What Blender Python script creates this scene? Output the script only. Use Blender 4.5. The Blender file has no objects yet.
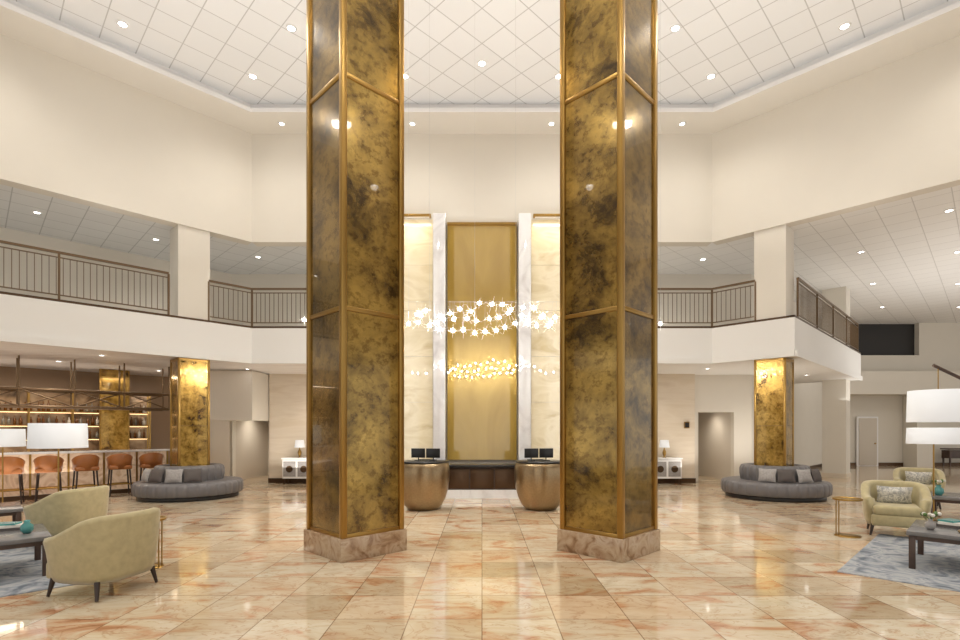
import bpy, bmesh, math, random
from mathutils import Matrix, Vector
random.seed(7)
sc = bpy.context.scene
try:
    sc.view_settings.view_transform = 'Standard'
    sc.view_settings.look = 'None'
    sc.view_settings.exposure = 0
except Exception: pass
pi = math.pi

# ---------------------------------------------------------------- materials
def nm(name):
    m = bpy.data.materials.new(name); m.use_nodes = True
    nt = m.node_tree
    return m, nt, nt.nodes['Principled BSDF']
def mat(name, col, rough=0.5, metal=0.0, emi=None, es=0.0, trans=0.0, var=0.0, vs=8.0, bump=0.0):
    m, nt, b = nm(name)
    b.inputs['Base Color'].default_value = (*col, 1)
    b.inputs['Roughness'].default_value = rough
    b.inputs['Metallic'].default_value = metal
    if trans: b.inputs['Transmission Weight'].default_value = trans
    if emi:
        b.inputs['Emission Color'].default_value = (*emi, 1)
        b.inputs['Emission Strength'].default_value = es
    if var or bump:
        tc = nt.nodes.new('ShaderNodeTexCoord')
        n = nt.nodes.new('ShaderNodeTexNoise'); n.inputs['Scale'].default_value = vs; n.inputs['Detail'].default_value = 4
        nt.links.new(tc.outputs['Object'], n.inputs['Vector'])
        if var:
            r = nt.nodes.new('ShaderNodeValToRGB')
            r.color_ramp.elements[0].position = .3; r.color_ramp.elements[1].position = .7
            r.color_ramp.elements[0].color = (*[c*(1-var) for c in col], 1)
            r.color_ramp.elements[1].color = (*[min(1, c*(1+var)) for c in col], 1)
            nt.links.new(n.outputs['Fac'], r.inputs['Fac']); nt.links.new(r.outputs['Color'], b.inputs['Base Color'])
        if bump:
            bp = nt.nodes.new('ShaderNodeBump'); bp.inputs['Strength'].default_value = bump; bp.inputs['Distance'].default_value = .01
            nt.links.new(n.outputs['Fac'], bp.inputs['Height']); nt.links.new(bp.outputs['Normal'], b.inputs['Normal'])
    return m
def ramp(nt, pts):
    r = nt.nodes.new('ShaderNodeValToRGB'); e = r.color_ramp.elements
    while len(e) < len(pts): e.new(0.5)
    for i, (p, c) in enumerate(pts):
        e[i].position = p; e[i].color = (*c, 1)
    return r
def marble_tiles():
    m, nt, b = nm('marble_floor_tiles'); N = nt.nodes; L = nt.links
    tc = N.new('ShaderNodeTexCoord')
    sn = N.new('ShaderNodeVectorMath'); sn.operation = 'SNAP'; sn.inputs[1].default_value = (.62, .62, 50)
    L.new(tc.outputs['Object'], sn.inputs[0])
    wn = N.new('ShaderNodeTexWhiteNoise'); wn.noise_dimensions = '3D'; L.new(sn.outputs[0], wn.inputs['Vector'])
    sc_ = N.new('ShaderNodeVectorMath'); sc_.operation = 'SCALE'; sc_.inputs['Scale'].default_value = 14
    L.new(wn.outputs['Color'], sc_.inputs[0])
    ad = N.new('ShaderNodeVectorMath'); ad.operation = 'ADD'; L.new(tc.outputs['Object'], ad.inputs[0]); L.new(sc_.outputs[0], ad.inputs[1])
    mp = N.new('ShaderNodeMapping'); mp.inputs['Rotation'].default_value = (0, 0, .6); mp.inputs['Scale'].default_value = (1, 2.1, 1)
    L.new(ad.outputs[0], mp.inputs['Vector'])
    n1 = N.new('ShaderNodeTexNoise'); n1.inputs['Scale'].default_value = 1.2; n1.inputs['Detail'].default_value = 7; n1.inputs['Distortion'].default_value = 1.0
    n1.inputs['Roughness'].default_value = .6
    L.new(mp.outputs[0], n1.inputs['Vector'])
    r1 = ramp(nt, [(.30, (.38, .18, .09)), (.39, (.54, .33, .20)), (.46, (.60, .50, .36)), (.58, (.66, .59, .46)), (.72, (.50, .43, .31))])
    L.new(n1.outputs['Fac'], r1.inputs['Fac'])
    mx = N.new('ShaderNodeMix'); mx.data_type = 'RGBA'; mx.blend_type = 'MULTIPLY'; mx.inputs[0].default_value = 1
    r2 = ramp(nt, [(0, (.70, .62, .52)), (.3, (1, .96, .92)), (.7, (1, 1, .99)), (1, (.92, .77, .65))])
    L.new(wn.outputs['Value'], r2.inputs['Fac']); L.new(r1.outputs[0], mx.inputs[6]); L.new(r2.outputs[0], mx.inputs[7])
    n2 = N.new('ShaderNodeTexNoise'); n2.inputs['Scale'].default_value = 2.0; n2.inputs['Detail'].default_value = 5; n2.inputs['Distortion'].default_value = 2
    L.new(mp.outputs[0], n2.inputs['Vector'])
    r3 = ramp(nt, [(.475, (1, 1, 1)), (.5, (.70, .52, .40)), (.525, (1, 1, 1))]); L.new(n2.outputs['Fac'], r3.inputs['Fac'])
    m2 = N.new('ShaderNodeMix'); m2.data_type = 'RGBA'; m2.blend_type = 'MULTIPLY'; m2.inputs[0].default_value = .65
    L.new(mx.outputs[2], m2.inputs[6]); L.new(r3.outputs[0], m2.inputs[7])
    br = N.new('ShaderNodeTexBrick'); br.offset = 0; br.squash = 1
    br.inputs['Scale'].default_value = 1; br.inputs['Brick Width'].default_value = .62; br.inputs['Row Height'].default_value = .62
    br.inputs['Mortar Size'].default_value = .005; br.inputs['Mortar Smooth'].default_value = .1
    br.inputs['Color1'].default_value = (1, 1, 1, 1); br.inputs['Color2'].default_value = (1, 1, 1, 1); br.inputs['Mortar'].default_value = (.40, .32, .26, 1)
    L.new(tc.outputs['Object'], br.inputs['Vector'])
    m3 = N.new('ShaderNodeMix'); m3.data_type = 'RGBA'; m3.blend_type = 'MULTIPLY'; m3.inputs[0].default_value = .85
    L.new(m2.outputs[2], m3.inputs[6]); L.new(br.outputs['Color'], m3.inputs[7])
    L.new(m3.outputs[2], b.inputs['Base Color'])
    b.inputs['Roughness'].default_value = .07
    b.inputs['IOR'].default_value = 1.62
    return m
def tiles_mat(name, col, line, size, rot=pi/4, mort=.008, rough=.7):
    m, nt, b = nm(name); N = nt.nodes; L = nt.links
    tc = N.new('ShaderNodeTexCoord'); mp = N.new('ShaderNodeMapping'); mp.inputs['Rotation'].default_value = (0, 0, rot)
    L.new(tc.outputs['Object'], mp.inputs['Vector'])
    br = N.new('ShaderNodeTexBrick'); br.offset = 0
    br.inputs['Scale'].default_value = 1; br.inputs['Brick Width'].default_value = size; br.inputs['Row Height'].default_value = size
    br.inputs['Mortar Size'].default_value = mort; br.inputs['Mortar Smooth'].default_value = .2
    br.inputs['Color1'].default_value = (*col, 1); br.inputs['Color2'].default_value = (*[c*.97 for c in col], 1); br.inputs['Mortar'].default_value = (*line, 1)
    L.new(mp.outputs[0], br.inputs['Vector']); L.new(br.outputs['Color'], b.inputs['Base Color'])
    b.inputs['Roughness'].default_value = rough
    return m
def antique_gold(name, seed, dark=(.065, .038, .010), mid=(.23, .145, .034), hi=(.52, .35, .088), sc0=1.3, rough=.18, stretch=(1, 1, 1), dist=.35):
    m, nt, b = nm(name); N = nt.nodes; L = nt.links
    tc = N.new('ShaderNodeTexCoord'); mp = N.new('ShaderNodeMapping'); mp.inputs['Location'].default_value = (seed*3.1, seed*1.7, seed); mp.inputs['Scale'].default_value = stretch
    L.new(tc.outputs['Object'], mp.inputs['Vector'])
    n1 = N.new('ShaderNodeTexNoise'); n1.inputs['Scale'].default_value = sc0; n1.inputs['Detail'].default_value = 12; n1.inputs['Roughness'].default_value = .68; n1.inputs['Distortion'].default_value = dist
    L.new(mp.outputs[0], n1.inputs['Vector'])
    r1 = ramp(nt, [(.36, dark), (.45, mid), (.54, tuple((a+c)/2 for a, c in zip(mid, hi))), (.66, hi)])
    L.new(n1.outputs['Fac'], r1.inputs['Fac'])
    n2 = N.new('ShaderNodeTexNoise'); n2.inputs['Scale'].default_value = 9; n2.inputs['Detail'].default_value = 8; n2.inputs['Roughness'].default_value = .7
    L.new(mp.outputs[0], n2.inputs['Vector'])
    r2 = ramp(nt, [(.40, (.42, .34, .22)), (.5, (1, 1, 1)), (.68, (1.0, .95, .8))]); L.new(n2.outputs['Fac'], r2.inputs['Fac'])
    mx = N.new('ShaderNodeMix'); mx.data_type = 'RGBA'; mx.blend_type = 'MULTIPLY'; mx.inputs[0].default_value = .7
    L.new(r1.outputs[0], mx.inputs[6]); L.new(r2.outputs[0], mx.inputs[7]); L.new(mx.outputs[2], b.inputs['Base Color'])
    b.inputs['Metallic'].default_value = .65; b.inputs['Roughness'].default_value = rough
    b.inputs['Coat Weight'].default_value = .35; b.inputs['Coat Roughness'].default_value = .015
    return m
def veined(name, cols, scale=1.5, dist=2.0, rough=.15, emi=0.0, mapscale=(1, 1, 1), metal=0.0, coat=0.0):
    m, nt, b = nm(name); N = nt.nodes; L = nt.links
    tc = N.new('ShaderNodeTexCoord'); mp = N.new('ShaderNodeMapping'); mp.inputs['Scale'].default_value = mapscale
    L.new(tc.outputs['Object'], mp.inputs['Vector'])
    n1 = N.new('ShaderNodeTexNoise'); n1.inputs['Scale'].default_value = scale; n1.inputs['Detail'].default_value = 8; n1.inputs['Distortion'].default_value = dist
    L.new(mp.outputs[0], n1.inputs['Vector'])
    k = len(cols); r = ramp(nt, [(.3+.4*i/(k-1), c) for i, c in enumerate(cols)]); L.new(n1.outputs['Fac'], r.inputs['Fac'])
    L.new(r.outputs[0], b.inputs['Base Color']); b.inputs['Roughness'].default_value = rough; b.inputs['Metallic'].default_value = metal
    if coat:
        b.inputs['Coat Weight'].default_value = coat; b.inputs['Coat Roughness'].default_value = .005; b.inputs['Coat IOR'].default_value = 1.9
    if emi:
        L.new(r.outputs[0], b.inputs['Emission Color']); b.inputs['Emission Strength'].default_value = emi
    return m

M_floor = marble_tiles()
M_wall = mat('warm_white_plaster', (.70, .655, .575), .75, var=.01, vs=2)
M_fascia = mat('fascia_paint', (.76, .745, .715), .6)
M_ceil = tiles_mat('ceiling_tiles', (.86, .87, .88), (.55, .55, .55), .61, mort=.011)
M_ceil2 = tiles_mat('mezzanine_ceiling_tiles_shaded', (.72, .72, .71), (.46, .46, .45), .61, mort=.011)  # tile colour darkened to stand for the weaker light up there
M_ceil3 = tiles_mat('wing_ceiling_tiles', (.82, .81, .79), (.58, .57, .55), .61, mort=.010)
M_soff = mat('soffit_paint', (.76, .73, .67), .7)
M_barceil = veined('bar_ceiling_wood', [(.68, .62, .57), (.82, .78, .74), (.70, .64, .60)], .8, 1.5, .3, mapscale=(.3, 3, 1))
M_beige = veined('travertine', [(.66, .56, .43), (.72, .63, .51), (.64, .54, .42)], 1.2, .6, .35, mapscale=(.5, .5, 4))
M_bronze = mat('brushed_bronze', (.38, .235, .07), .32, 1.0)
M_dbronze = mat('dark_bronze', (.10, .06, .035), .35, .8)
M_rail = mat('railing_bronze', (.17, .11, .06), .38, .7)
M_gold1 = antique_gold('antique_gold_glass', 1, stretch=(1, 1, 1.2))
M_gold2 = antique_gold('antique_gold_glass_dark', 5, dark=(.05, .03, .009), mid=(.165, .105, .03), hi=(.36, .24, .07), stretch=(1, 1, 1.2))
M_gold3 = antique_gold('antique_gold_glass_fine', 9, dark=(.06, .03, .005), mid=(.32, .19, .035), hi=(.66, .44, .12), sc0=3.0)
M_plinth = veined('rosso_marble', [(.24, .14, .075), (.40, .27, .165), (.50, .38, .26), (.32, .20, .11)], 4, 2, .15)
M_goldwall = veined('gold_leaf_wall', [(.40, .25, .04), (.48, .315, .06), (.43, .275, .048)], 1.2, .8, .28, mapscale=(1, 1, .4), metal=.4, coat=1.0)
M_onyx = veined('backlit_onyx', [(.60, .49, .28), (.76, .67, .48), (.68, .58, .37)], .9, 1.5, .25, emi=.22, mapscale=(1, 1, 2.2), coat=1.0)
M_wmarble = veined('white_marble', [(.60, .58, .58), (.78, .77, .77), (.82, .82, .82)], 1.1, 2.5, .1, mapscale=(1, 1, .6), coat=.8)
M_black = mat('black_plastic', (.012, .012, .013), .3)
M_screen = mat('screen_glass', (.02, .025, .03), .1)
M_dark = mat('dark_void', (.02, .018, .017), .6)
M_copper = mat('hammered_bronze', (.35, .26, .155), .32, 1.0, var=.10, vs=30, bump=.2)
M_wood = mat('dark_wood', (.07, .04, .028), .35, var=.3, vs=6)
M_velvet = mat('olive_gold_velvet', (.43, .365, .20), .8, var=.10, vs=14)
M_velvet.node_tree.nodes['Principled BSDF'].inputs['Sheen Weight'].default_value = .3
M_legs = mat('espresso_leg', (.03, .016, .010), .35)
M_gray = mat('gray_leather', (.15, .142, .145), .45, var=.06, vs=5)
M_grayd = mat('sofa_plinth', (.03, .028, .028), .4)
M_orange = mat('cognac_leather', (.34, .12, .03), .4, var=.08)
M_rug = veined('abstract_rug', [(.10, .12, .15), (.24, .26, .29), (.38, .39, .40), (.15, .17, .21)], 2.4, 2.5, .95)
M_shade = mat('linen_lampshade', (.68, .70, .73), .8, emi=(1, .98, .95), es=.22)
M_bulb = mat('bulb_glow', (1, 1, 1), .3, emi=(1, .97, .92), es=180)
M_ray = mat('starburst_glint', (1, 1, 1), .1, emi=(1, .97, .93), es=2.2)  # lens starburst imitated by thin glowing rods, not a chandelier part
M_down = mat('downlight_lens', (1, 1, 1), .3, emi=(1, .97, .9), es=18)
M_white = mat('white_trim', (.84, .83, .82), .5)
M_wire = mat('steel_wire', (.55, .55, .55), .4, .6)
M_table = mat('table_top_slate', (.17, .165, .165), .2, var=.1)
M_pil1 = mat('pillow_silver', (.34, .32, .31), .7, var=.15, vs=30)
M_pil2 = mat('pillow_charcoal', (.10, .085, .08), .8)
M_pil3 = veined('pillow_pattern', [(.25, .25, .25), (.75, .72, .65), (.3, .3, .3), (.8, .78, .7)], 14, 1, .8)
M_gdoor = mat('corridor_paint', (.60, .54, .46), .6)
M_teal = mat('teal_ceramic', (.08, .28, .27), .2)
M_paper = mat('book_paper', (.75, .72, .66), .6)
M_barfront = veined('bar_front_onyx', [(.42, .27, .16), (.75, .58, .42), (.55, .36, .22)], 2.2, 2, .2, emi=.15)
M_bottle = mat('amber_bottle', (.25, .10, .03), .08, trans=.4)
M_bottle2 = mat('clear_bottle', (.5, .5, .45), .05, trans=.6)
M_leaf = mat('leaf_green', (.08, .16, .04), .5)

# ---------------------------------------------------------------- mesh builder
class MB:
    def __init__(s, M=None):
        s.v = []; s.f = []; s.mi = []; s.sm = []; s.mats = []; s.M = M or Matrix.Identity(4)
    def add(s, V, F, m, smooth=False):
        if m not in s.mats: s.mats.append(m)
        k = s.mats.index(m); o = len(s.v)
        s.v += [tuple(s.M @ Vector(p)) for p in V]
        for f in F:
            s.f.append(tuple(i+o for i in f)); s.mi.append(k); s.sm.append(smooth)
    def box(s, c, d, m, rz=0, bev=0, seg=2, R=None):
        x, y, z = d[0]/2, d[1]/2, d[2]/2
        T = Matrix.Translation(c) @ (R if R is not None else Matrix.Rotation(rz, 4, 'Z'))
        bm = bmesh.new(); bmesh.ops.create_cube(bm, size=1)
        for v in bm.verts: v.co = Vector((v.co.x*2*x, v.co.y*2*y, v.co.z*2*z))
        if bev: bmesh.ops.bevel(bm, geom=list(bm.edges), offset=bev, segments=seg, profile=.5, affect='EDGES')
        bm.verts.index_update()
        V = [tuple(T @ v.co) for v in bm.verts]; F = [tuple(v.index for v in f.verts) for f in bm.faces]
        bm.free(); s.add(V, F, m, bool(bev))
    def prism(s, poly, z0, z1, m):
        n = len(poly)
        a = sum(poly[i][0]*poly[(i+1) % n][1]-poly[(i+1) % n][0]*poly[i][1] for i in range(n))
        if a < 0: poly = poly[::-1]
        V = [(p[0], p[1], z0) for p in poly]+[(p[0], p[1], z1) for p in poly]
        F = [tuple(range(n-1, -1, -1)), tuple(range(n, 2*n))]+[(i, (i+1) % n, (i+1) % n+n, i+n) for i in range(n)]
        s.add(V, F, m)
    def wall(s, p0, p1, z0, z1, t, m):
        d = Vector((p1[0]-p0[0], p1[1]-p0[1])).normalized(); n = Vector((-d.y, d.x))*t
        s.prism([p0, p1, (p1[0]+n.x, p1[1]+n.y), (p0[0]+n.x, p0[1]+n.y)], z0, z1, m)
    def cyl(s, p0, p1, r0, r1=None, m=None, seg=12, smooth=True):
        r1 = r0 if r1 is None else r1
        p0 = Vector(p0); p1 = Vector(p1); d = (p1-p0).normalized()
        q = d.to_track_quat('Z', 'Y').to_matrix()
        V = []
        for p, r in ((p0, r0), (p1, r1)):
            for i in range(seg):
                a = 2*pi*i/seg; V.append(tuple(p+q @ Vector((r*math.cos(a), r*math.sin(a), 0))))
        s.add(V, [(i, (i+1) % seg, (i+1) % seg+seg, i+seg) for i in range(seg)], m, smooth)
        s.add(V, [tuple(range(seg-1, -1, -1)), tuple(range(seg, 2*seg))], m, False)
    def lathe(s, prof, c, m, seg=32, smooth=True, mod=None):
        V = []; F = []; k = len(prof)
        for i in range(seg):
            a = 2*pi*i/seg; w = mod(a) if mod else 0
            for r, z in prof:
                rr = r*(1+w) if r > 1e-5 else 0
                V.append((c[0]+rr*math.cos(a), c[1]+rr*math.sin(a), c[2]+z))
        for i in range(seg):
            j = (i+1) % seg
            for t in range(k-1): F.append((i*k+t, j*k+t, j*k+t+1, i*k+t+1))
        s.add(V, F, m, smooth)
    def sphere(s, c, r, m, seg=12, rings=8, sq=1):
        s.lathe([(max(1e-6, r*math.sin(pi*i/rings)), -r*sq*math.cos(pi*i/rings)) for i in range(rings+1)], c, m, seg)
    def pillow(s, c, w, h, t, R, m):
        n = 9; V = []; F = []
        T = Matrix.Translation(c) @ R
        for sd in (1, -1):
            for i in range(n):
                for j in range(n):
                    u = -1+2*i/(n-1); v = -1+2*j/(n-1)
                    th = t*((1-abs(u)**2.5)*(1-abs(v)**2.5))**.5
                    k = 1-.08*(1-abs(u*v))*max(abs(u), abs(v))
                    V.append(tuple(T @ Vector((u*w*k, sd*th, v*h*k))))
        for sd in (0, 1):
            for i in range(n-1):
                for j in range(n-1):
                    a = sd*n*n+i*n+j; q = (a, a+n, a+n+1, a+1)
                    F.append(q if sd else q[::-1])
        s.add(V, F, m, True)
    def build(s, name, subsurf=0):
        me = bpy.data.meshes.new(name); me.from_pydata(s.v, [], s.f)
        for m in s.mats: me.materials.append(m)
        me.polygons.foreach_set('material_index', s.mi); me.polygons.foreach_set('use_smooth', s.sm)
        me.update()
        o = bpy.data.objects.new(name, me); sc.collection.objects.link(o)
        return o
def TR(x, y, z=0, rz=0): return Matrix.Translation((x, y, z)) @ Matrix.Rotation(rz, 4, 'Z')

# ---------------------------------------------------------------- shell
Zc, Zs, Zo, Zf, Zb = 9.40, 9.10, 6.36, 4.18, 3.30
YB, W = 13.0, 5.83
b = MB(); b.prism([(-24, -16), (30, -16), (30, 26), (-24, 26)], -.1, 0, M_floor); b.build('floor')

def octo(off):
    y = YB-off; w = W-off*math.tan(pi/8); s2 = 2*w/math.sqrt(2)
    return [(w, y), (w+s2, y-s2), (w+s2, y-s2-2*w), (w, y-2*s2-2*w), (-w, y-2*s2-2*w), (-w-s2, y-s2-2*w), (-w-s2, y-s2), (-w, y)]
O0, O1, O2 = octo(0), octo(.9), octo(.72)
b = MB()
n = 8
def ringf(A, za, B, zb, m): b.add([(p[0], p[1], za) for p in A]+[(p[0], p[1], zb) for p in B], [(i, (i+1) % n, (i+1) % n+n, i+n) for i in range(n)], m)
ringf(O0, Zs, O1, Zs, M_soff); ringf(O1, Zs, O1, Zs+.10, M_white); ringf(O1, Zs+.10, O2, Zs+.10, M_white); ringf(O2, Zs+.10, O2, Zc, M_white)
b.add([(p[0], p[1], Zc) for p in O2], [tuple(range(n))], M_ceil)
b.build('ceiling')
LX = W+8.2446
b = MB(); b.wall((W, YB), (-W, YB), Zo, Zs+.02, -.3, M_wall)
b.prism([(-2.9, YB), (2.9, YB), (2.9, YB+.3), (-2.9, YB+.3)], 0, Zo, M_wall)
b.wall((-2.9, YB+.3), (-2.9, 15.8), 0, Zo, -.2, M_wall); b.wall((2.9, YB+.3), (2.9, 15.8), 0, Zo, .2, M_wall)
b.build('wall_back')
for sg, nmn in ((-1, 'left'), (1, 'right')):
    b = MB()
    b.wall((sg*W, YB), (sg*LX, YB-8.2446), Zo, Zs+.02, .3*sg, M_wall)
    b.wall((sg*LX, YB-8.2446), (sg*LX, -7), Zo, Zs+.02, .3*sg, M_wall)
    b.build('wall_upper_'+nmn)
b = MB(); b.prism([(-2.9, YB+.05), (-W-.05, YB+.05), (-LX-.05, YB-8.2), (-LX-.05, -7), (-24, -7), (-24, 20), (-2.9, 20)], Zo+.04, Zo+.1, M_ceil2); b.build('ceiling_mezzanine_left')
b = MB(); b.prism([(2.9, YB+.05), (W+.05, YB+.05), (LX+.05, YB-8.2), (LX+.05, -7), (30, -7), (30, 26), (2.9, 26)], Zo+.04, Zo+.1, M_ceil3); b.build('ceiling_wing_right')
def slab(name, poly, edge, under):
    b = MB(); b.prism(poly, Zb+.02, Zf, M_fascia)
    b.prism(poly, Zb, Zb+.02, under)
    for p0, p1, sd in edge:
        b.wall(p0, p1, Zf, Zf+.05, .12*sd, M_dbronze)
        b.wall(p0, p1, Zb-.02, Zb+.12, -.05*sd, M_fascia)
    return b.build(name)
PL = [(-2.9, YB), (-W, YB), (-LX, YB-8.2446), (-LX, -7), (-24, -7), (-24, 20), (-2.9, 20)]
slab('floor_mezzanine_left', PL, [((-2.9, YB), (-W, YB), -1), ((-W, YB), (-LX, YB-8.2446), -1)], M_barceil)
PR = [(2.9, YB), (W, YB), (7.13, 11.7), (12.9, 17.47), (11.37, 18.97), (8.25, 15.85), (2.9, 15.85)]
slab('floor_mezzanine_right', PR, [((2.9, YB), (W, YB), 1), ((W, YB), (7.13, 11.7), 1), ((7.13, 11.7), (12.9, 17.47), 1)], M_fascia)

def rear(s, name, x_out, ox0, ox1, oh):
    b = MB()
    def P(xa, xb, za, zb, ya=15.8, yb=16.0, m=M_wall): b.prism([(s*xa, ya), (s*xb, ya), (s*xb, yb), (s*xa, yb)], za, zb, m)
    P(2.9, x_out, Zf-.5, Zo+.04)
    P(2.9, ox0, 0, Zf-.5); P(ox0, ox1, oh, Zf-.5)
    if x_out > ox1+.01: P(ox1, x_out, 0, Zf-.5)
    P(3.1, 6.45, .14, Zb, 15.55, 15.8, M_beige); P(3.1, 6.47, 0, .14, 15.52, 15.8, M_dbronze)
    P(ox0-.1, ox0, 0, Zb, 16.0, 18.4, M_gdoor); P(ox1, ox1+.1, 0, Zb, 16.0, 18.4, M_gdoor); P(ox0-.1, ox1+.1, 0, Zb, 18.4, 18.5, M_gdoor)
    P(ox0, ox1, oh+.3, oh+.35, 16.0, 18.4, M_white)
    b.build(name)
rear(-1, 'wall_rear_left', 7.7, 6.5, 7.68, 2.08)
rear(1, 'wall_rear_right', 8.3, 6.66, 7.76, 2.15)
b = MB(); b.wall((8.3, 15.8), (15.5, 23), 0, Zo+.04, .2, M_wall); b.wall((8.3, 15.8), (15.5, 23), 0, .14, -.03, M_dbronze); b.build('wall_wing_right')
b = MB(); b.wall((-17.5, 6.0), (-7.7, 15.8), Zf, Zo+.04, .2, M_wall)
b.build('wall_mezzanine_left')
M_barwall = mat('bar_wall', (.36, .25, .16), .5)
b = MB(); b.wall((-19, 7.5), (-9.6, 16.9), 0, Zb, .2, M_barwall); b.wall((-9.6, 16.9), (-7.8, 15.85), 0, Zb, .2, M_wall); b.build('wall_bar')
b = MB()
b.prism([(15.3, 23), (30, 23), (30, 23.3), (15.3, 23.3)], 0, 4.95, M_wall)
b.prism([(19.6, 23), (30, 23), (30, 23.3), (19.6, 23.3)], 4.95, Zo+.04, M_wall)
b.prism([(15.3, 23.25), (19.6, 23.25), (19.6, 23.4), (15.3, 23.4)], 4.95, Zo+.04, M_dark)
b.prism([(15.4, 22.2), (30, 22.2), (30, 23), (15.4, 23)], 3.15, 4.15, M_wall)
b.prism([(15.5, 22.95), (30, 22.95), (30, 23), (15.5, 23)], 0, .14, M_dbronze)
b.box((19.2, 22.6, 1.57), (.7, .75, 3.14), M_wall)
b.build('wall_far_right')
b = MB(); b.box((17.2, 22.91, 1.1), (.95, .06, 2.2), M_white); b.box((17.2, 22.87, 1.08), (.8, .04, 2.1), M_gdoor, bev=.01); b.cyl((17.5, 22.85, 1.0), (17.5, 22.81, 1.0), .03, m=M_bronze); b.build('door_1')
b = MB(); b.box((-7.1, 15.1, 2.58), (1.25, 1.3, 1.4), M_wall); b.build('wall_bulkhead')
b = MB(); b.box((6.2, 15.53, 1.75), (.16, .03, .2), M_bronze, bev=.01); b.box((6.2, 15.51, 1.75), (.12, .02, .15), M_black); b.build('wall_sign')

# ---------------------------------------------------------------- feature wall
b = MB()
b.box((0, 12.93, 3.8), (1.74, .08, 5.9), M_goldwall)
b.box((0, 12.90, 6.77), (1.74, .14, .06), M_bronze)
b.build('gold_feature_panel')
for s in (-1, 1):
    b = MB()
    z = .0
    for h in [1.15]*6:
        if z+h > 6.9: h = 6.85-z
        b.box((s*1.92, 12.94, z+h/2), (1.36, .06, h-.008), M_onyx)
        z += h
    b.box((s*2.62, 12.92, 3.43), (.05, .1, 6.86), M_bronze)
    b.build('backlit_onyx_panel')
    b = MB(); b.box((s*1.045, 12.76, 3.45), (.30, .46, 6.9), M_wmarble, bev=.01); b.build('marble_pilaster')
b = MB()
b.box((0, 12.25, .10), (2.9, .5, .2), M_wmarble)
b.box((0, 12.25, .46), (2.9, .42, .52), M_wood, bev=.01)
b.box((0, 12.22, .755), (3.0, .56, .06), M_black, bev=.01)
for i in range(5): b.box((-1.16+i*.58, 12.03, .46), (.55, .02, .46), M_dbronze, bev=.005)
b.build('reception_back_counter')

for s in (-1, 1):
    b = MB(TR(s*1.19, 10.42))
    prof = [(0.0, .0), (.30, .0), (.325, .02), (.39, .10), (.455, .24), (.505, .42), (.53, .60), (.535, .74), (.525, .86), (.505, .93), (.49, .945), (.0, .945)]
    b.lathe(prof, (0, 0, 0), M_copper, 56)
    b.lathe([(0, .945), (.505, .945), (.515, .955), (.51, .975), (0, .975)], (0, 0, 0), M_black, 48)
    b.build('reception_pod')
    b = MB(TR(s*1.17-.02*s, 10.42, .976, s*.15))
    for dx in (-.15, .16):
        b.box((dx, 0, .155), (.29, .02, .19), M_black, bev=.006); b.box((dx, .012, .155), (.27, .004, .17), M_screen)
        b.cyl((dx, .02, .0), (dx, .02, .1), .012, m=M_black); b.box((dx, .02, .006), (.14, .1, .012), M_black)
    b.box((0, .2, .01), (.36, .12, .02), M_black, bev=.004)
    b.build('computer_monitor')

# ---------------------------------------------------------------- big columns
def big_column(x, y, gl, gr):
    d = .62; a = d*math.sqrt(2)
    b = MB(TR(x, y, 0, pi/4))
    zt = Zc
    b.box((0, 0, .14), (a+.10, a+.10, .28), M_plinth, bev=.006)
    b.box((0, 0, .28+(zt-.28)/2), (a-.05, a-.05, zt-.28), M_dbronze)
    bands = [.30, 3.09, 5.94, 8.79]
    for k in range(4):
        ang = k*pi/2; R = Matrix.Rotation(ang, 4, 'Z')
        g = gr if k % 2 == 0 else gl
        for i, z0 in enumerate(bands):
            z1 = bands[i+1] if i < 3 else zt
            c = R @ Vector((0, -a/2+.016, (z0+z1)/2))
            b.box(tuple(c), (a-.1, .02, z1-z0-.02), g, rz=ang)
            c = R @ Vector((0, -a/2+.01, z0))
            b.box(tuple(c), (a-.02, .045, .055), M_bronze, rz=ang, bev=.006)
        c = R @ Vector((a/2-.012, -a/2+.012, .28+(zt-.28)/2))
        b.box(tuple(c), (.074, .074, zt-.28), M_bronze, rz=ang, bev=.008)
    return b.build('gold_clad_column')
big_column(-1.69, 6.84, M_gold2, M_gold1)
big_column(1.69, 6.84, M_gold1, M_gold2)

def small_column(x, y):
    a = .66
    b = MB(TR(x, y, 0, pi/4))
    b.box((0, 0, .06), (a+.02, a+.02, .12), M_dbronze)
    b.box((0, 0, 1.65), (a-.06, a-.06, 3.29), M_dbronze)
    for k in range(4):
        ang = k*pi/2; R = Matrix.Rotation(ang, 4, 'Z')
        for z0, z1 in ((.12, 1.7), (1.7, 3.28)):
            b.box(tuple(R @ Vector((0, -a/2+.012, (z0+z1)/2))), (a-.08, .02, z1-z0-.01), M_gold3, rz=ang)
        b.box(tuple(R @ Vector((a/2-.012, -a/2+.012, 1.65))), (.05, .05, 3.28), M_bronze, rz=ang, bev=.005)
        b.box(tuple(R @ Vector((0, -a/2+.01, 3.25))), (a, .04, .06), M_bronze, rz=ang)
    b.build('gold_clad_pillar')
    b = MB(TR(x, y, 0, pi/4)); b.box((0, 0, (Zf+Zo)/2+.02), (a+.02, a+.02, Zo-Zf+.04), M_wall); b.build('white_pillar')
small_column(-7.03, 12.35); small_column(7.03, 12.35)
b = MB(TR(12.15, 17.6, 0, pi/4)); b.box((0, 0, Zb/2), (.68, .68, Zb), M_wall); b.box((0, 0, .07), (.72, .72, .14), M_beige); b.build('white_pillar')
b = MB(TR(12.15, 17.6, 0, pi/4)); b.box((0, 0, (Zf+Zo)/2+.02), (.68, .68, Zo-Zf+.04), M_wall); b.build('white_pillar')

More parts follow.
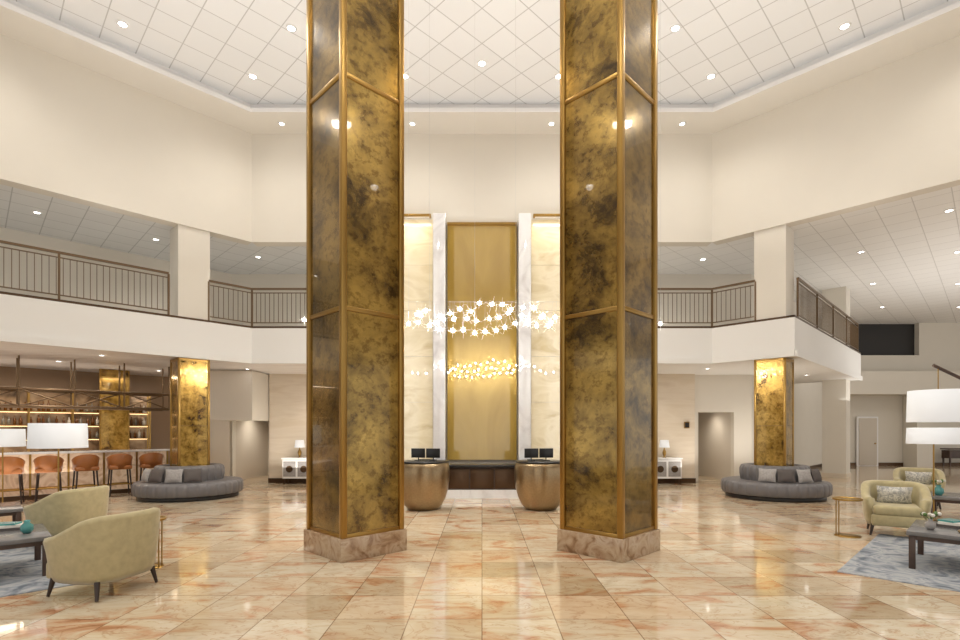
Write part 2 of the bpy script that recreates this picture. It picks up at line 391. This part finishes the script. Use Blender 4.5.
# ---------------------------------------------------------------- railings
def railing(pts, name):
    b = MB()
    for (p0, p1) in zip(pts[:-1], pts[1:]):
        p0 = Vector(p0); p1 = Vector(p1); L = (p1-p0).length; d = (p1-p0)/L; rz = math.atan2(d.y, d.x); c = (p0+p1)/2
        z = Zf+.05
        b.box((c.x, c.y, z+.96), (L, .055, .045), M_rail, rz=rz)
        b.box((c.x, c.y, z+.86), (L, .022, .022), M_rail, rz=rz)
        b.box((c.x, c.y, z+.10), (L, .025, .025), M_rail, rz=rz)
        k = int(L/.11)
        for i in range(1, k):
            q = p0+d*(L*i/k); b.box((q.x, q.y, z+.48), (.013, .013, .78), M_rail, rz=rz)
        k = max(1, round(L/2.1))
        for i in range(k+1):
            q = p0+d*(L*i/k); b.box((q.x, q.y, z+.47), (.04, .04, .94), M_rail, rz=rz)
    b.build(name)
o = .07
railing([(-2.95, YB+o), (-W-.03, YB+o), (-6.58, 12.34)], 'balcony_railing')
railing([(-7.18, 11.75), (-LX, YB-8.1)], 'balcony_railing')
railing([(2.95, YB+o), (W+.03, YB+o), (6.58, 12.34)], 'balcony_railing')
railing([(7.47, 12.14), (12.8, 17.47)], 'balcony_railing')

# ---------------------------------------------------------------- downlights + lamps
def spot(x, y, z, e, col=(1, .95, .875), ang=140, r=.12, name='spot'):
    l = bpy.data.lights.new(name, 'SPOT'); l.energy = e; l.color = col; l.spot_size = math.radians(ang); l.spot_blend = 1; l.shadow_soft_size = r
    o = bpy.data.objects.new(name, l); o.location = (x, y, z); sc.collection.objects.link(o)
def area(name, loc, sx, sy, e, col, rot=(0, 0, 0)):
    l = bpy.data.lights.new(name, 'AREA'); l.shape = 'RECTANGLE'; l.size = sx; l.size_y = sy; l.energy = e; l.color = col
    o = bpy.data.objects.new(name, l); o.location = loc; o.rotation_euler = rot; sc.collection.objects.link(o)
def downlights(name, pts, z, r=.075):
    b = MB()
    for x, y in pts:
        b.lathe([(0, -.012), (r, -.012), (r, -.004)], (x, y, z), M_down, 16, False)
        b.lathe([(r, -.004), (r, -.02), (r+.03, -.016), (r+.035, 0)], (x, y, z), M_white, 16)
    b.build(name)
main = []
for yy in (11.3, 8.2, 4.5, 0):
    for xx in (-8.4, -5.05, -1.7, 1.7, 5.05, 8.4):
        if yy > 11 and abs(xx) > 6.5: continue
        main.append((xx, yy))
extra = [(-6.9, 9.85), (-3.7, 9.95), (3.75, 9.95), (7.0, 9.9), (-3.4, 10.7), (0, 10.9), (3.4, 10.7)]
downlights('ceiling_downlights', main+extra, Zc, .07)
for x, y in main: spot(x, y, Zc-.06, 228)
downlights('soffit_downlights', [(-4.9, 12.55), (-1.7, 12.55), (1.7, 12.55), (4.9, 12.55)], Zs, .055)
mz = [(-4, 14.4), (-6.2, 14.2), (-8.2, 12.9), (-9.8, 11.3), (-11.4, 9.7), (-13, 8.1)]
downlights('mezzanine_downlights', mz, Zo+.04, .055)
mzr = [(4, 14.4), (6.2, 14.4), (8.2, 13.6)]
wing = [(x, y) for y in (8.6, 11.2, 13.8, 16.8, 20) for x in (10.2, 12.8, 15.6, 18.6, 22) if not (x+y < 20.5) and y-x < 4.6]
downlights('wing_downlights', mzr+wing, Zo+.04, .065)
for x, y in ((-4.5, 14.3), (-8.2, 12.9), (-11.4, 9.7), (5, 14.4)): spot(x, y, Zo-.02, 95)
for x, y in ((12.8, 11.2), (11, 16), (15.6, 14.5), (15.6, 19), (20, 18)): spot(x, y, Zo-.02, 155, name='wing')
un = [(-4, 14.2), (-6.5, 14.2), (-9.2, 14.6), (-8.6, 11.6), (-10.4, 12.6), (-10.2, 9.9), (-12, 8.3), (4, 14.2), (6.2, 14.1), (8.3, 14.2), (10, 15.8)]
downlights('under_balcony_downlights', un, Zb, .055)
for x, y in ((-5, 14.3), (-9.6, 11.6), (-12, 8.6), (5, 14.3), (8.5, 14.3)): spot(x, y, Zb-.06, 90, col=(1, .92, .80))
spot(-7.1, 16.9, 2.3, 90, col=(1, .92, .80)); spot(7.2, 16.9, 2.38, 70, col=(1, .92, .80))  # added spots without fixtures, brighten the two corridors
WHT = (1, .98, .95)
area('ceiling_fill', (0, 4.5, 5.6), 16, 13, 470, WHT, (pi, 0, 0))  # added unseen fill panel, evens the light on ceiling and upper walls
area('wing_fill', (16, 14, 2.6), 8, 8, 230, WHT, (pi, 0, 0))  # added unseen fill, brightens the wing ceiling
area('bar_fill', (-12, 12, .6), 5, 5, 150, (1, .92, .82), (pi, 0, 0))  # added unseen fill aimed up, lifts the bar ceiling
area('under_balcony_fill', (7.6, 14.6, .5), 4, 1.2, 38, (1, .95, .88), (pi, 0, 0))  # added unseen fills under both balconies, no lamp stands here
area('under_balcony_fill', (-5, 14.6, .5), 3, 1.2, 30, (1, .95, .88), (pi, 0, 0))
for s in (-1, 1):
    b = MB(); b.box((s*1.92, 12.78, 6.93), (1.3, .16, .06), M_bronze, bev=.01); b.box((s*1.92, 12.78, 6.898), (1.2, .08, .012), M_white); b.build('added_washer_fixture')  # washer housing and its lamp added to brighten the onyx
    area('added_washer', (s*1.92, 12.66, 6.86), 1.2, .08, 8, (1, .88, .66))

# ---------------------------------------------------------------- chandelier
b = MB()
pts = []
NB = 40
for i in range(NB):
    x = -1.15+2.45*i/(NB-1)+random.uniform(-.03, .03)
    w_ = .22*(1-abs((x-.05)/1.5)**1.8)+.04
    z = 3.57+(w_ if i % 3 == 0 else -w_ if i % 3 == 1 else 0)*random.uniform(.6, 1)+.05*math.sin(x*3)
    pts.append((x, 9.05+random.uniform(-.3, .3), z))
for x in (-3.12, -2.85, -2.6, -2.3, -2.1, -1.85, -1.6, -1.45, -1.30, 1.42, 1.55, 1.7, 1.9, 2.1, 2.35, 2.6, 2.85, 3.15):
    pts.append((x, 9.05+random.uniform(-.2, .2), 3.55+random.uniform(-.1, .1)))
for i, (x, y, z) in enumerate(pts):
    b.sphere((x, y, z), .027, M_bulb, 8, 6)
    b.cyl((x, y, z+.02), (x, y, z+.07), .005, m=M_wire, seg=6)
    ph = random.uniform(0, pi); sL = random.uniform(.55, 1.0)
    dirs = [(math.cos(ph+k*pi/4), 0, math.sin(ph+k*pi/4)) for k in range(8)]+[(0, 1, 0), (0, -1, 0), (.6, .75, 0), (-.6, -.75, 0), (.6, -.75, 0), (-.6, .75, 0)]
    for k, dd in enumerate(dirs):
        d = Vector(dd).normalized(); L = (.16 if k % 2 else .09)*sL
        b.cyl(Vector((x, y, z))+d*.02, Vector((x, y, z))+d*L, .0015, .0004, M_ray, 4)  # glint rods shaped around each bulb
hang = [p for i, p in enumerate(pts) if i >= NB and i % 3 == 0] + pts[4:NB:12]
for (x, y, z) in hang: b.cyl((x, y, z+.07), (x, y, Zc-.02), .0014, m=M_wire, seg=4)
for i, (x, y, z) in enumerate(pts): b.cyl((x, y, z+.07), (x, 9.05, 3.86), .0010, m=M_wire, seg=4)
b.cyl((-3.1, 9.05, 3.86), (3.12, 9.05, 3.86), .002, m=M_wire, seg=6)
for x in (-2, 0, 2): b.cyl((x, 9.05, Zc-.04), (x, 9.05, Zc), .12, m=M_white, seg=20)
b.build('chandelier')

# ---------------------------------------------------------------- furniture
def tub_chair(x, y, face, pil=False, z=.008):
    fx, fy = face; rz = math.atan2(fy, fx)-pi/2
    b = MB(TR(x, y, z, rz))
    def rad(a, A, B, nn=3.2):
        return 1/((abs(math.sin(a))/A)**nn+(abs(math.cos(a))/B)**nn)**(1/nn)
    n = 36; V = []; F = []; K = 9
    for i in range(n+1):
        t = -1+2*i/n; a = t*math.radians(132)
        ro = rad(a, .41, .40); ri = rad(a, .30, .29)
        s = max(0, (abs(t)-.28)/.72); s = s*s*(3-2*s)
        h = .79-.22*s
        dx, dy = math.sin(a), -math.cos(a)
        sec = [(ro*.86, .15), (ro*.93, .22), (ro*.985, .42), (ro*1.03, h-.05), (ro*1.01, h-.012), ((ro+ri)/2*1.04, h), (ri*1.06, h-.015), (ri*1.03, h-.06), (ri*.95, .25)]
        for r, zz in sec: V.append((dx*r, dy*r, zz))
    for i in range(n):
        for k in range(K-1): F.append((i*K+k, i*K+k+1, (i+1)*K+k+1, (i+1)*K+k))
        F.append((i*K+K-1, i*K, (i+1)*K, (i+1)*K+K-1))
    F.append(tuple(range(K-1, -1, -1))); F.append(tuple(n*K+k for k in range(K)))
    b.add(V, F, M_velvet, True)
    b.box((0, .03, .24), (.62, .66, .17), M_velvet, bev=.03)
    b.box((0, .05, .385), (.585, .62, .15), M_velvet, bev=.05, seg=3)
    for sx in (-1, 1):
        for sy in (-1, 1):
            b.cyl((sx*.29, sy*.27, .17), (sx*.32, sy*.30, 0), .026, .014, M_legs, 10)
    if pil: b.pillow((0, -.12, .58), .22, .15, .07, Matrix.Rotation(-.3, 4, 'X'), M_pil3)
    b.build('armchair')
tub_chair(-3.78, 5.14, (-.95, .25))
tub_chair(-5.85, 7.25, (-.98, .15))
tub_chair(6.32, 7.85, (-.55, -.83), True)
tub_chair(9.15, 10.75, (-.6, -.8), True, z=0)

def coffee_table(x, y, side, h=.43):
    b = MB(TR(x, y, .008, pi/4)); q = side/2
    b.box((0, 0, h-.02), (side, side, .05), M_table, bev=.006)
    b.box((0, 0, h-.07), (side-.08, side-.08, .05), M_wood)
    for sx in (-1, 1):
        for sy in (-1, 1): b.box((sx*(q-.05), sy*(q-.05), (h-.05)/2), (.06, .06, h-.05), M_wood, bev=.004)
    b.build('coffee_table')
coffee_table(-5.45, 5.62, 1.05); coffee_table(-7.5, 7.6, 1.0); coffee_table(5.62, 5.9, 1.05); coffee_table(8.5, 9.0, 1.0)
def vase(x, y, z, m, s=1, flower=False):
    b = MB(); b.lathe([(0, 0), (.04*s, 0), (.075*s, .05*s), (.07*s, .11*s), (.03*s, .15*s), (.04*s, .18*s), (.03*s, .18*s), (.02*s, .15*s)], (x, y, z), m, 24)
    if flower:
        for k in range(9):
            a = k*2.4; r = .05+.012*k/2; e = (x+r*math.cos(a), y+r*math.sin(a), z+.24*s+.01*(k % 3))
            b.cyl((x, y, z+.16*s), e, .003, m=M_leaf, seg=5); b.sphere(e, .022, M_paper if k % 2 else M_leaf, 8, 5)
    b.build('flower_vase' if flower else 'vase')
vase(-5.1, 5.75, .444, M_teal, .8); vase(5.2, 5.95, .444, M_pil1, .7, True); vase(8.1, 9.1, .444, M_teal, 1, True)
def books(x, y, z):
    b = MB(); b.box((x, y, z+.015), (.3, .22, .03), M_pil2, rz=.5); b.box((x, y, z+.045), (.26, .2, .028), M_paper, rz=.7); b.box((x, y, z+.07), (.2, .16, .02), M_teal, rz=.3); b.build('book_stack')
books(-5.5, 5.95, .444); books(5.62, 6.15, .444); books(-7.3, 7.5, .444)
b = MB()
b.lathe([(0, .0), (.15, .0), (.16, .02), (.15, .02), (.14, .008), (0, .008)], (5.5, 5.7, .444), M_bronze, 28)
b.lathe([(0, 0), (.045, 0), (.06, .04), (.045, .09), (.02, .1), (0, .115)], (5.5, 5.7, .453), M_teal, 20); b.cyl((5.55, 5.7, .49), (5.61, 5.7, .53), .008, m=M_teal, seg=8)
b.build('tea_tray')

def drink_table(x, y, h, z=0, a=0):
    b = MB(TR(x, y, z, a))
    b.lathe([(0, 0), (.17, 0), (.17, .012), (0, .012)], (0, 0, 0), M_bronze, 32)
    b.lathe([(0, h-.015), (.19, h-.015), (.195, h+.012), (.185, h+.012), (.182, h), (0, h)], (0, 0, 0), M_bronze, 32)
    for s in (-1, 1): b.cyl((-.15, s*.03, .01), (-.15, s*.03, h-.01), .008, m=M_bronze, seg=8)
    b.build('drink_table')
drink_table(-3.90, 5.98, .56, .0, pi); drink_table(5.52, 7.75, .56, 0, 0)

def rug(A, u, v):
    b = MB(); A = Vector(A); u = Vector(u); v = Vector(v)
    b.prism([tuple(A), tuple(A+u), tuple(A+u+v), tuple(A+v)], .0, .008, M_rug); b.build('area_rug')
rug((4.0, 5.78), (2.1, 2.1), (2.6, -2.6))
rug((-3.95, 5.55), (-2.1, 2.1), (-2.6, -2.6))

def floor_lamp(x, y, z0, z1, r):
    b = MB(TR(x, y))
    b.lathe([(0, 0), (.15, 0), (.15, .02), (.02, .03), (0, .03)], (0, 0, 0), M_bronze, 28)
    b.cyl((0, 0, .02), (0, 0, z0+.05), .012, m=M_bronze)
    b.lathe([(r, z0), (r*.97, z1), (r*.955, z1), (r*.985, z0), (r, z0)], (0, 0, 0), M_shade, 40)
    for k in range(3):
        a = k*2*pi/3; b.cyl((0, 0, z0+.05), (r*.97*math.cos(a), r*.97*math.sin(a), z0+.05), .005, m=M_bronze, seg=6)
    b.sphere((0, 0, z0+.13), .05, M_shade)
    b.build('floor_lamp')
floor_lamp(-7.10, 8.6, 1.30, 1.71, .40)
floor_lamp(-9.25, 9.9, 1.28, 1.62, .34)
floor_lamp(7.88, 8.95, 1.36, 1.64, .38)
b = MB()
b.lathe([(0, 0), (.2, 0), (.2, .03), (.03, .04), (0, .04)], (6.75, 6.6, .008), M_bronze, 28)
b.cyl((6.75, 6.6, .03), (6.75, 6.6, 1.9), .018, m=M_wood)
b.cyl((7.3, 6.6, 1.72), (5.72, 6.5, 2.42), .02, m=M_wood)
b.cyl((5.78, 6.5, 2.4), (5.78, 6.5, 2.1), .006, m=M_bronze)
b.lathe([(.315, 1.70), (.305, 2.1), (.295, 2.1), (.305, 1.70), (.315, 1.70)], (5.78, 6.5, 0), M_shade, 40)
for k in range(3):
    a = k*2*pi/3; b.cyl((5.78, 6.5, 2.09), (5.78+.30*math.cos(a), 6.5+.30*math.sin(a), 2.09), .005, m=M_bronze, seg=6)
b.sphere((5.78, 6.5, 1.9), .05, M_shade); b.cyl((5.78, 6.5, 1.93), (5.78, 6.5, 2.1), .01, m=M_bronze)
b.build('arm_floor_lamp')

def round_sofa(x, y):
    b = MB(TR(x, y)); N = 34
    def ch(a): return -.018*abs(math.cos(a*N/2))**8
    b.lathe([(.52, .0), (1.06, .0), (1.06, .10), (.52, .10)], (0, 0, 0), M_grayd, 64)
    b.lathe([(.6, .10), (1.13, .10), (1.16, .13), (1.17, .25), (1.165, .34), (1.13, .39), (1.04, .41), (.72, .415), (.6, .41)], (0, 0, 0), M_gray, 340, mod=ch)
    b.lathe([(.72, .40), (.75, .55), (.75, .68), (.72, .75), (.66, .77), (.59, .77), (.53, .75), (.51, .6), (.51, .10)], (0, 0, 0), M_gray, 340, mod=lambda a: -.03*abs(math.cos(a*12))**8)
    b.build('round_banquette_sofa')
    for k, (a, m) in enumerate(((-105, M_pil2), (-80, M_pil1), (-57, M_pil2), (-128, M_pil1))):
        a = math.radians(a); r = .93
        pb = MB(); R = Matrix.Rotation(a+pi/2, 4, 'Z') @ Matrix.Rotation(-.28, 4, 'X')
        pb.pillow((x+r*math.cos(a), y+r*math.sin(a), .42+.155), .18, .155, .06, R, m); pb.build('throw_pillow')
round_sofa(-7.03, 12.35); round_sofa(7.03, 12.35)

for s in (-1, 1):
    b = MB(TR(s*5.45, 15.25)); 
    b.box((0, 0, .76), (.9, .38, .04), M_white, bev=.005); b.box((0, 0, .45), (.84, .34, .56), M_white, bev=.005)
    for i in (-1, 1):
        b.box((i*.21, -.175, .45), (.36, .01, .44), M_pil1, bev=.003); b.cyl((i*.21, -.19, .45), (i*.21, -.175, .45), .1, m=M_dbronze, seg=24)
        for j in (-1, 1): b.box((i*.38, j*.13, .09), (.04, .04, .18), M_dbronze)
    b.build('console_table')
    b = MB(TR(s*5.42, 15.25, .781)); b.lathe([(0, 0), (.06, 0), (.06, .015), (.02, .03), (.05, .1), (.055, .17), (.02, .25), (.01, .3), (0, .3)], (0, 0, 0), M_bronze, 24)
    b.lathe([(.15, .30), (.12, .52), (.115, .52), (.145, .30), (.15, .3)], (0, 0, 0), M_shade, 28); b.cyl((0, 0, .29), (0, 0, .42), .008, m=M_bronze)
    for k in range(3):
        a = k*2*pi/3; b.cyl((0, 0, .4), (.132*math.cos(a), .132*math.sin(a), .4), .004, m=M_bronze, seg=6)
    b.build('table_lamp')
b = MB(); b.box((20.9, 22.3, .78), (1.6, .45, .05), M_wood, bev=.005); b.box((20.9, 22.3, .55), (1.5, .4, .35), M_wood)
for sx in (-.7, .7): 
    for sy in (-.16, .16): b.box((20.9+sx, 22.3+sy, .2), (.05, .05, .4), M_wood)
b.build('console_table')

# ---------------------------------------------------------------- bar
u = Vector((-1, -1))/math.sqrt(2); nn = Vector((-1, 1))/math.sqrt(2)
S5 = Vector((-8.35, 12.95)); C0 = S5+nn*.55-u*.55
rzb = math.atan2(u.y, u.x)
def barT(o): return TR(o.x, o.y, 0, rzb)
b = MB(barT(C0)); L = 7.0
b.box((L/2, -.3, 1.07), (L, .70, .05), M_wmarble, bev=.006)
b.box((L/2, -.32, .56), (L-.06, .5, .96), M_barfront)
b.box((L/2, -.3, .05), (L-.1, .5, .1), M_dbronze)
for i in range(11): b.box((.05+i*(L-.1)/10, -.055, .56), (.04, .03, .96), M_bronze)
b.cyl((.1, .12, .25), (L-.1, .12, .25), .02, m=M_bronze)
for i in range(6): b.cyl((.3+i*1.28, .12, .25), (.3+i*1.28, -.06, .25), .012, m=M_bronze, seg=8)
b.build('bar_counter')
B0 = C0+nn*2.0
M_shelfglow = mat('shelf_led_strip', (1, .8, .5), .4, emi=(1, .68, .36), es=3)
b = MB(barT(B0)); L = 7.2
b.box((L/2, -.25, .48), (L, .5, .95), M_wood, bev=.005)
b.box((L/2, -.25, .98), (L, .55, .05), M_wmarble)
b.box((L/2, -.46, 1.8), (L, .04, 1.6), veined('antique_mirror', [(.10, .06, .03), (.34, .22, .12), (.56, .40, .24)], 2, 1, .2, emi=.08, metal=.4))
for z in (1.35, 1.72, 2.09):
    b.box((L/2, -.3, z), (L, .3, .025), M_bronze); b.box((L/2, -.43, z-.022), (L, .015, .012), M_shelfglow)
for i in range(9): 
    for yy in (-.44, -.15): b.box((i*L/8, yy, 1.8), (.035, .035, 1.65), M_bronze)
b.box((L/2, -.3, 2.64), (L, .4, .05), M_bronze)
b.box((.9, .08, 1.65), (.62, .10, 3.28), M_gold3); b.box((.9, .05, 1.65), (.7, .08, 3.28), M_bronze)
b.box((4.4, .08, 2.95), (.6, .10, .68), M_gold3); b.box((4.4, .02, 2.95), (.66, .08, .68), M_bronze)
b.build('back_bar_shelf')
b = MB(barT(B0))
for z in (1.365, 1.735, 2.105):
    x = .12
    while x < L-.1:
        if abs((x % (L/8))) > .06:
            h = random.uniform(.2, .29); r = random.uniform(.028, .04)
            b.lathe([(0, 0), (r, 0), (r, h*.6), (r*.35, h*.75), (r*.35, h), (0, h)], (x, -.3, z), random.choice([M_bottle, M_bottle2, M_bottle, M_bottle, M_paper]), 8)
        x += random.uniform(.09, .16)
b.build('liquor_bottles')
b = MB(barT(B0)); b.box((2.2, -.1, 1.5), (.95, .04, .55), M_black, bev=.008); b.box((2.2, -.075, 1.5), (.9, .01, .5), M_screen); b.build('television')
b = MB(barT(C0+nn*.4)); L = 7.0
for yy in (.3, -.3):
    for z in (2.15, 2.55): b.cyl((0, yy, z), (L, yy, z), .028, m=M_rail)
for i in range(8):
    x = i*L/7
    for z in (2.15, 2.55): b.cyl((x, .3, z), (x, -.3, z), .022, m=M_rail)
    for yy in (.3, -.3): b.cyl((x, yy, 2.15), (x, yy, 3.3), .018, m=M_rail)
    if i < 7: b.cyl((x, .3, 2.15), (x+L/7, .3, 2.55), .018, m=M_rail); b.cyl((x, -.3, 2.55), (x+L/7, -.3, 2.15), .018, m=M_rail)
b.box((L/2, 0, 2.18), (L, .5, .02), M_wood)
b.build('hanging_bar_rack')
q = C0+nn*1.0+u*3.5
area('bar_light', (q.x, q.y, 3.1), 6, .3, 85, (1, .82, .62), (0, 0, rzb))

def bar_stool(p):
    b = MB(TR(p.x, p.y, 0, math.atan2(nn.y, nn.x)-pi/2+random.uniform(-.15, .15)))
    b.box((0, 0, .70), (.46, .44, .10), M_orange, bev=.035, seg=3)
    n = 18; V = []; F = []; K = 6
    for i in range(n+1):
        t = -1+2*i/n; a = t*math.radians(95); dx, dy = math.sin(a), -math.cos(a)
        h = 1.04-.13*abs(t)**2
        for r, z in ((.235, .66), (.25, .85), (.265, h-.02), (.245, h), (.215, h-.02), (.195, .68)): V.append((dx*r, dy*r*.95, z))
    for i in range(n):
        for k in range(K): F.append((i*K+k, i*K+(k+1) % K, (i+1)*K+(k+1) % K, (i+1)*K+k))
    F.append(tuple(range(K-1, -1, -1))); F.append(tuple(n*K+k for k in range(K)))
    b.add(V, F, M_orange, True)
    for sx in (-1, 1):
        for sy in (-1, 1): b.cyl((sx*.18, sy*.17, .66), (sx*.22, sy*.21, 0), .02, .014, M_legs, 8)
        b.cyl((sx*.205, -.2, .26), (sx*.205, .2, .26), .012, m=M_bronze, seg=8); b.cyl((-.205, sx*.195, .3), (.205, sx*.195, .3), .012, m=M_bronze, seg=8)
    b.build('bar_stool')
for i in range(6): bar_stool(S5+u*(i*.66))

# ---------------------------------------------------------------- world + camera
w = bpy.data.worlds.new('world'); sc.world = w; w.use_nodes = True
w.node_tree.nodes['Background'].inputs['Color'].default_value = (1, .98, .95, 1)
w.node_tree.nodes['Background'].inputs['Strength'].default_value = 1.0
cam = bpy.data.cameras.new('camera'); co = bpy.data.objects.new('camera', cam); sc.collection.objects.link(co)
co.location = (0, 0, 1.6); co.rotation_euler = (pi/2, 0, 0)
cam.sensor_width = 36; cam.lens = 513/960*36; cam.shift_y = 110/960; cam.shift_x = -2/960; cam.clip_end = 200
sc.camera = co
